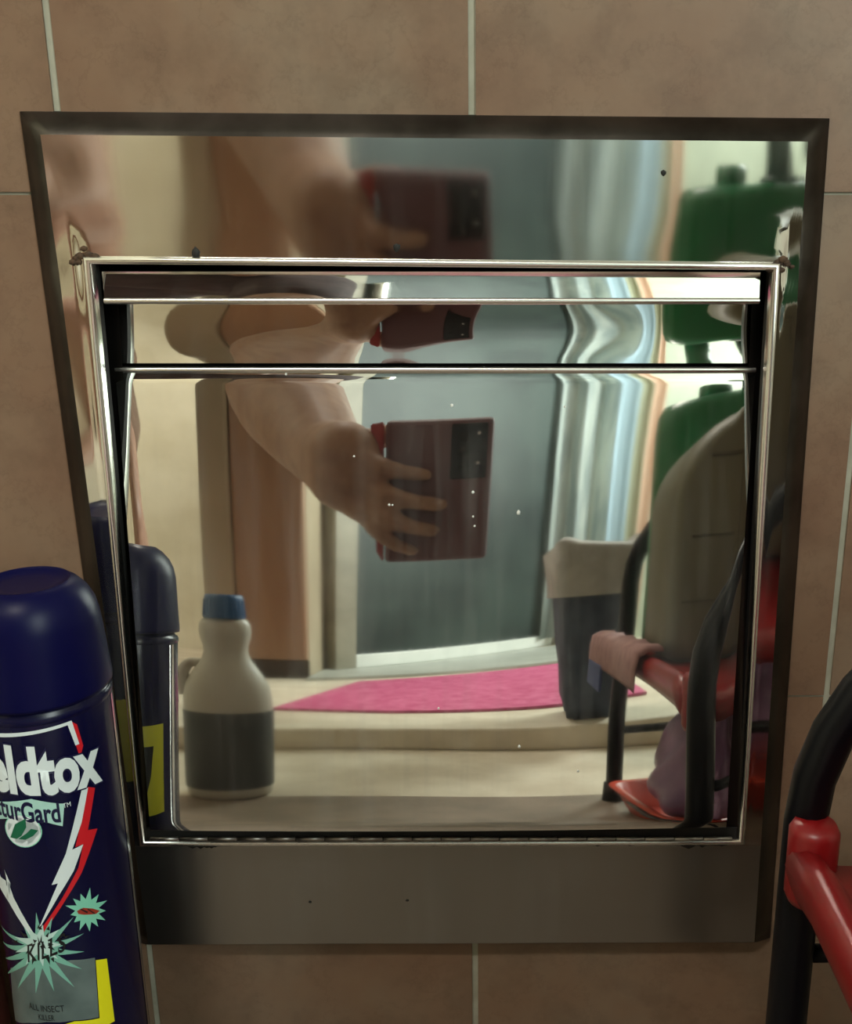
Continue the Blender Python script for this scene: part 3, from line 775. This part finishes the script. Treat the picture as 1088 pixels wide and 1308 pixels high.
# shield: outline white with a red right border, dark inside
sh_w = [(-60,926),(90,921),(104,950),(112,980),(118,1012),(104,1075),(84,1130),(46,1201),(20,1160),(-4,1112),(-30,1050),(-62,975)]
decal('shield_border', [[(90,921),(98,925),(106,952),(102,968),(90,932)],[(112,1005),(121,1006),(112,1060),(124,1058),(104,1115),(82,1152),(48,1203),(46,1196),(80,1146),(100,1108),(106,1078),(96,1082)]], redp, .00016)
decal('shield_edge', [[(-60,923),(91,920),(101,950),(96,952),(86,926),(-60,929)],[(104,1008),(112,1006),(104,1050),(92,1085),(106,1078),(94,1112),(76,1142),(48,1190),(74,1128),(66,1130),(84,1090)],[(-6,1098),(2,1120),(14,1128),(6,1110),(18,1146),(46,1196),(44,1201),(12,1152),(-8,1112)]], white, .00022)
e0, e1 = on_can(-4,985), on_can(130,980)
sx = lambda px, py: on_can(px, py)
zb_, zt_ = on_can(75,1010)[1], on_can(75,944)[1]
wS = (on_can(127,978)[0]-on_can(24,978)[0])                              # "ldtox" width
x_r = on_can(128,978)[0]
txt_w = wS/.485
can_text('brand_lettering', 'Shieldtox', x_r-txt_w, x_r, zb_, zt_, white, .0003, .045, -.115)
can_text('lettering_outline', 'Shieldtox', x_r-txt_w-.0006, x_r+.0006, zb_-.0006, zt_+.0006, navyp, .00026, .075, -.115)
za, zc_ = on_can(40,1050)[1], on_can(40,1020)[1]; gr = on_can(80,1040)[0]; gw = (gr-on_can(25,1040)[0])/.50
decal('ribbon', [[(-70,1012),(-20,1018),(40,1020),(76,1026),(82,1026),(80,1055),(60,1050),(20,1044),(-20,1040),(-70,1036)]], plain('print_pale_mint', (160,200,190), .35), .00024)
can_text('sub_lettering', 'NaturGard', gr-gw, gr-.0008, za+.0006, zc_-.0005, navyp, .00032, .025, -.17)
can_text('trade_mark', 'TM', on_can(80,1027)[0], on_can(90,1027)[0], on_can(84,1031)[1], on_can(84,1025)[1], white, .0003)
def circ(cx, cz, r_, n=28): return [(cx+r_*math.cos(2*PI*k/n), cz+r_*math.sin(2*PI*k/n)) for k in range(n)]
bc = on_can(29,1061); br = abs(on_can(54,1061)[0]-bc[0])
decal('leaf_badge', [circ(bc[0], bc[1], br)], mint, .00028, None, False)
decal('badge_ring', [[*circ(bc[0], bc[1], br*.95), *circ(bc[0], bc[1], br*.95)[:1], *circ(bc[0], bc[1], br*.88)[:1], *circ(bc[0], bc[1], br*.88)[::-1]]], white, .00031, None, False)
decal('leaf_mark', [[(14,1069),(20,1052),(33,1045),(34,1056),(28,1067),(22,1071)],[(24,1071),(34,1064),(40,1058),(49,1060),(43,1067),(33,1072)]], leafg, .00034)
# the small burst with the insect and the large burst
def burst(cx, cy, r0, r1, n, seed, sy=1.0):
    rnd = random.Random(seed); pts = []
    for k in range(2*n):
        a = PI*k/n; r_ = (rnd.uniform(.72,1.0)*r1 if k % 2 == 0 else r0)
        pts.append((cx + r_*math.cos(a), cy + sy*r_*math.sin(a)))
    return pts
decal('small_burst', [burst(111,1163,15,30,13,3)], mint, .00024)
decal('insect', [[(98,1163),(106,1159),(118,1160),(127,1163),(122,1167),(108,1168),(100,1167)]], plain('print_rust', (140,44,30), .4), .0003)
decal('insect_legs', [[(103,1160),(112,1164),(111,1166),(102,1161)],[(112,1160),(121,1166),(120,1167),(111,1161)]], blk, .00034)
decal('grey_panel', [[(14,1236),(30,1232),(60,1229),(90,1226),(121,1223),(126,1299),(95,1303),(60,1305),(36,1306),(20,1302)]], grad, .00016)
decal('large_burst', [burst(52,1215,22,66,15,11,.95)], plain('print_dull_mint', (112,168,152), .35), .0002)
decal('burst_core', [burst(50,1206,14,34,9,5,.9)], plain('print_core', (176,204,198), .35), .00025)
rnd = random.Random(5)
for k in range(1):
    shards = []
    for q in range(22):
        a = rnd.uniform(0, 2*PI); rr = rnd.uniform(6, 40); cx, cy = 52+rr*math.cos(a), 1205+rr*.6*math.sin(a)
        ln, wd = rnd.uniform(5,12), rnd.uniform(1.2,2.6); c_, s_ = math.cos(a), math.sin(a)
        shards.append([(cx-c_*ln/2-s_*wd, cy-s_*ln/2+c_*wd), (cx+c_*ln/2, cy+s_*ln/2), (cx-c_*ln/2+s_*wd, cy-s_*ln/2-c_*wd)])
    decal('burst_shards', shards, blk, .0003)
kz0, kz1 = on_can(60,1232)[1], on_can(60,1192)[1]
ks0, ks1 = on_can(34,1212)[0], on_can(86,1212)[0]
can_text('kill_lettering', 'KILLS', ks0, ks1, kz0+.003, kz1-.003, blk, .00036, .01, .35, None, .2)
decal('yellow_strip', [[(122,1226),(136,1224),(146,1304),(40,1312),(34,1308),(95,1304),(127,1300)]], yel, .00026)
can_text('small_lettering', 'ALL INSECT', on_can(38,1286)[0], on_can(82,1286)[0], on_can(60,1292)[1], on_can(60,1284)[1], blk, .0003)
can_text('small_lettering', 'KILLER', on_can(50,1300)[0], on_can(70,1300)[0], on_can(60,1303)[1], on_can(60,1296)[1], blk, .0003)
# bare seam down the side, yellow panel with the dark arrow emblem at the back
decal('seam', [[(.0298,.008),(.0318,.008),(.0318,.203),(.0298,.203)]], M['tin'], .0002, None, False)
decal('seam', [[(.0330,.008),(.0335,.008),(.0335,.203),(.0330,.203)]], M['tin'], .0002, None, False)
def back_s(x): return x
decal('back_panel', [[(.038,.128),(.075,.128),(.075,.168),(.038,.168)]], plain('print_olive_yellow', (170,166,30), .4), .0002, None, False)
decal('back_emblem', [[(.044,.159),(.057,.159),(.0545,.146),(.0505,.134),(.0465,.146)]], blk, .0003, None, False)

# dark red bottle half hidden behind the can
rb = empty('bottle', 'dark red plastic bottle half hidden behind the aerosol can at the left edge', 'bottle', (-.2335,-.040,0))
bm = bmesh.new(); lathe(bm, [(.026,0),(.029,.003),(.030,.010),(.030,.125),(.028,.145),(.020,.165),(.012,.175),(.0115,.185)], 40)
bm_obj('body', bm, plain('dark_red_plastic', (86,30,28), .4), rb, True)
bm = bmesh.new(); lathe(bm, [(.0135,.183),(.0138,.184),(.0130,.203),(.011,.205)], 32); bm_obj('cap', bm, plain('maroon_cap', (60,22,24), .4), rb, True)

# ------------------------------------------------------------------ phone in its wallet case; the camera looks out of its lens
ph = empty('phone', 'maroon cased phone held up by the left hand facing the steel door', 'phone', (0,0,0))
ph.rotation_euler = (-PITCH, 0, 0)                                        # local y runs along the view, z up the phone
ph.location = CAM
ML = plain('maroon_case', (112,78,84), .6)
boxo('case', (-.080,-.0165,-.1120), (.0055,-.0040,.0230), ML, ph, .004)
boxo('screen', (-.077,-.0175,-.1090), (.0025,-.0163,.0200), plain('phone_screen', (16,18,22), .1), ph, .002)
boxo('camera_module', (-.0285,-.0046,-.0300), (.0005,-.0022,.0190), plain('camera_black', (22,22,26), .25), ph, .0015)
for z in (.008,-.005,-.018):
    bm = bmesh.new(); tube(bm, [(-.0185,-.0030,z),(-.0185,-.0014,z)], [.0046,.0043], 20); bm_obj('lens', bm, plain('lens_glass', (8,10,14), .06), ph, True)
fl = prism('case_cover', [(-.0975,-.0115),(-.0815,-.0115),(-.0815,-.0085),(-.0975,-.0085)], -.111, .022, plain('red_cover', (170,58,56), .6), ph, .001)
for v in fl.data.vertices:
    if v.co.x < -.09: v.co.x += .010*(1 if v.co.z < 0 else .55); v.co.z *= .93
for x_, z_ in ((-.0065,.0105),(-.0065,-.0150)):
    bm = bmesh.new(); tube(bm, [(x_,-.0030,z_),(x_,-.0016,z_)], [.0014,.0013], 12)
    bm_obj('flash', bm, plain('flash_white', (235,235,240), .3), ph, True)

# ------------------------------------------------------------------ the person stooping behind the phone
M['skin'] = noisy('skin', srgb(150,113,94), srgb(166,129,108), 40, .55, .05)
P(M['skin']).inputs['Subsurface Weight'].default_value = .08; P(M['skin']).inputs['Subsurface Radius'].default_value = (.01,.004,.002)
def capsule(bm, a, b, ra, rb, seg=16):
    a, b = Vector(a), Vector(b); d = b-a
    if d.length < 1e-6: d = Vector((0,0,1e-4))
    t = d.normalized(); pts, rr = [], []
    for k in range(1, 6):
        q = math.pi/2*(1-k/5.2); pts.append(a - t*ra*math.sin(q)); rr.append(ra*math.cos(q))
    for k in range(1, 5): pts.append(a.lerp(b, k/5)); rr.append(lerp(ra, rb, k/5))
    for k in range(5, 0, -1):
        q = math.pi/2*(1-k/5.2); pts.append(b + t*rb*math.sin(q)); rr.append(rb*math.cos(q))
    tube(bm, pts, rr, seg)
def chain(bm, pts, rs, seg=16):
    for (a, b), (ra, rb) in zip(zip(pts, pts[1:]), zip(rs, rs[1:])): capsule(bm, a, b, ra, rb, seg)
def ellip(bm, c, r_, rot=None):
    g = bmesh.ops.create_icosphere(bm, subdivisions=3, radius=1)
    for v in g['verts']:
        q = Vector((v.co.x*r_[0], v.co.y*r_[1], v.co.z*r_[2]))
        if rot: q = rot @ q
        v.co = q + Vector(c)
def fused(name, bm, mat, parent, voxel, smooth_n=4):
    o = bm_obj(name, bm, mat, parent, True)
    m = o.modifiers.new('fuse', 'REMESH'); m.mode = 'VOXEL'; m.voxel_size = voxel; m.use_smooth_shade = True
    m = o.modifiers.new('soften', 'SMOOTH'); m.iterations = smooth_n; m.factor = .5
    return o
per = empty('person', 'person in a dark shirt and brown shorts stooping to hold up a phone', 'person', (-.70,-1.20,0))
PO = per.location
def pt(*c): return Vector(c) - PO
J = dict(pelvis=(-.80,-1.28,.84), spine=(-.66,-1.13,.89), chest=(-.46,-.98,.87), neck=(-.345,-.83,.875), headc=(-.28,-.72,.89),
         shl=(-.235,-.85,.765), ell=(-.215,-.66,.505), wrl=(-.136,-.475,.385),
         shr=(-.57,-.86,.86), elr=(-.78,-.96,.66), wrr=(-.88,-1.06,.49),
         hipl=(-.71,-1.29,.80), knl=(-.530,-.985,.375), anl=(-.555,-1.15,.07), hipr=(-.89,-1.29,.80), knr=(-.91,-1.10,.44), anr=(-.94,-1.27,.07))
J = {k: pt(*v) for k, v in J.items()}
hd = Vector((.28,.62,-.62)).normalized()                                    # where the face looks
bm = bmesh.new()
chain(bm, [J['pelvis'], J['spine'], J['chest'], J['neck']], [.115,.10,.105,.052])
capsule(bm, J['hipl'], J['hipr'], .095, .095)
capsule(bm, J['shl'], J['shr'], .052, .052)
capsule(bm, J['chest'], J['shl'], .075, .052); capsule(bm, J['chest'], J['shr'], .075, .052)
chain(bm, [J['shl'], J['shl'].lerp(J['ell'], .5), J['ell'], J['ell'].lerp(J['wrl'], .3), J['wrl']], [.062,.060,.055,.054,.034])
chain(bm, [J['shr'], J['shr'].lerp(J['elr'], .5), J['elr'], J['elr'].lerp(J['wrr'], .3), J['wrr']], [.050,.044,.038,.040,.026])
for s_ in 'lr':
    chain(bm, [J['hip'+s_], J['hip'+s_].lerp(J['kn'+s_], .5), J['kn'+s_], J['kn'+s_].lerp(J['an'+s_], .35), J['an'+s_]], [.092,.072,.054,.054,.036])
    a = J['an'+s_]
    chain(bm, [a + Vector((0,-.03,-.035)), a + Vector((0,.06,-.035)), a + Vector((-.008,.16,-.047))], [.034,.034,.022])
    for q in range(5):
        capsule(bm, a + Vector((-.03+.015*q,.16,-.053)), a + Vector((-.034+.017*q,.19-.004*abs(q-1),-.056)), .012, .0105 if q else .012, 10)
# head
up_h = Vector((0,0,1)) - hd*hd.z; up_h.normalize(); rt = hd.cross(up_h)
R3 = Matrix((rt, hd, up_h)).transposed()
hc = J['headc']
def hp(x, y, z): return hc + R3 @ Vector((x, y, z))
capsule(bm, J['neck'], hp(0,-.03,-.06), .052, .050)
ellip(bm, hp(0,-.01,.025), (.074,.092,.085), R3); ellip(bm, hp(0,.02,-.045), (.056,.066,.068), R3)
capsule(bm, hp(0,.082,.012), hp(0,.104,-.022), .010, .014, 10); ellip(bm, hp(0,.070,-.088), (.024,.022,.018), R3)
for e in (-1, 1): ellip(bm, hp(.076*e,-.008,-.005), (.010,.019,.032), R3); ellip(bm, hp(.034*e,.066,.030), (.024,.012,.010), R3)
# left hand: palm beside the phone, four fingers over its back, thumb on the screen side
HB = Vector((0,0,0))
def vp(x, yoff, z):
    """a point in phone coordinates (x across, y toward the steel door, z up the phone) in the person's frame"""
    return CAM + Matrix.Rotation(-PITCH, 3, 'X') @ Vector((x, yoff, z)) - PO
wr = J['wrl']
chain(bm, [wr, vp(-.112,-.008,-.004), vp(-.096,.002,-.012)], [.034,.028,.0165], 14)
chain(bm, [wr, vp(-.115,-.014,-.034), vp(-.098,-.002,-.054)], [.032,.026,.0160], 14)
capsule(bm, wr, vp(-.112,-.010,-.022), .034, .028, 14)
capsule(bm, vp(-.1,-.003,-.012), vp(-.1,-.006,-.058), .014, .012, 12)
FING = (((-.093,.004,-.008),(-.080,.016,-.014),(-.064,.0125,-.020),(-.048,.0055,-.0240)),
        ((-.094,.003,-.028),(-.076,.018,-.040),(-.055,.0130,-.049),(-.034,.0050,-.0535)),
        ((-.096,.000,-.046),(-.078,.016,-.061),(-.058,.0120,-.073),(-.040,.0045,-.0790)),
        ((-.098,-.003,-.061),(-.084,.011,-.078),(-.070,.0090,-.091),(-.056,.0040,-.0980)))
for k, fpts in enumerate(FING):
    b = (.0096,.0088,.0080,.0068) if k < 3 else (.0084,.0076,.0070,.0060)
    chain(bm, [vp(*p) for p in fpts], b, 12)
chain(bm, [vp(-.110,-.020,-.010), vp(-.098,-.030,.004), vp(-.082,-.0305,.010), vp(-.066,-.0270,.012)], [.0130,.0110,.0100,.0085], 12)
# right hand resting on the thigh
wr2 = J['wrr']; hdv = (J['knr']-wr2).normalized()
chain(bm, [wr2, wr2 + Vector((-.002,.05,-.02)), wr2 + Vector((0,.085,-.028))], [.025,.027,.022], 14)
for q in range(4):
    b0 = wr2 + Vector((-.03+.02*q,.080,-.028)); chain(bm, [b0, b0 + Vector((0,.032,-.010)), b0 + Vector((.001,.056-.004*abs(q-1),-.026))], [.0092,.0085,.0072], 10)
chain(bm, [wr2 + Vector((.020,.02,-.012)), wr2 + Vector((.040,.045,-.022)), wr2 + Vector((.044,.068,-.036))], [.012,.0105,.0085], 10)
fused('body', bm, M['skin'], per, .0034, 6)
# clothes
bm = bmesh.new()
chain(bm, [J['pelvis'].lerp(J['spine'], -.1), J['spine'], J['chest']], [.130,.120,.122])
capsule(bm, J['chest'], J['chest'].lerp(J['neck'], .62), .115, .078)
capsule(bm, J['shl'], J['shr'], .064, .064)
capsule(bm, J['chest'], J['shl'], .09, .066); capsule(bm, J['chest'], J['shr'], .09, .066)
capsule(bm, J['shl'], J['shl'].lerp(J['ell'], .45), .074, .072); capsule(bm, J['shr'], J['shr'].lerp(J['elr'], .62), .062, .056)
fused('shirt', bm, noisy('dark_shirt', srgb(58,42,44), srgb(72,54,56), 30, .85, .4), per, .008, 5)
bm = bmesh.new()
capsule(bm, J['hipl'], J['hipr'], .112, .112); capsule(bm, J['pelvis'], J['pelvis'].lerp(J['spine'], .25), .126, .120)
for s_ in 'lr': capsule(bm, J['hip'+s_], J['hip'+s_].lerp(J['kn'+s_], .55), .108, .088)
fused('shorts', bm, noisy('brown_shorts', srgb(112,88,72), srgb(128,102,84), 30, .9, .4), per, .009, 5)
bm = bmesh.new()
ellip(bm, hp(0,-.022,.040), (.084,.098,.082), R3); ellip(bm, hp(0,-.06,-.01), (.076,.056,.07), R3)
fused('hair', bm, noisy('dark_hair', (.010,.008,.007), (.022,.018,.015), 90, .5, .6, stretch=(1,1,.2)), per, .006, 3)
for e in (-1, 1):
    bm = bmesh.new(); ellip(bm, hp(.031*e,.0685,.010), (.0115,.0075,.0058), R3); bm_obj('eye', bm, plain('eye_white', (220,214,206), .25), per, True)
    bm = bmesh.new(); ellip(bm, hp(.031*e,.0745,.0105), (.0046,.0024,.0046), R3); bm_obj('iris', bm, plain('iris_dark', (30,20,14), .2), per, True)
    bm = bmesh.new(); capsule(bm, hp(.018*e,.078,.034), hp(.046*e,.070,.036), .0035, .0028, 8); bm_obj('eyebrow', bm, plain('brow', (24,18,14), .8), per, True)
    bm = bmesh.new(); ellip(bm, hp(.031*e,.0675,.0165), (.0145,.0090,.0055), R3); bm_obj('eyelid', bm, M['skin'], per, True)
bm = bmesh.new(); capsule(bm, hp(-.020,.080,-.056), hp(.020,.080,-.056), .0055, .0055, 10); ellip(bm, hp(0,.083,-.062), (.018,.008,.006), R3)
bm_obj('lips', bm, plain('lips', (150,86,80), .5), per, True)
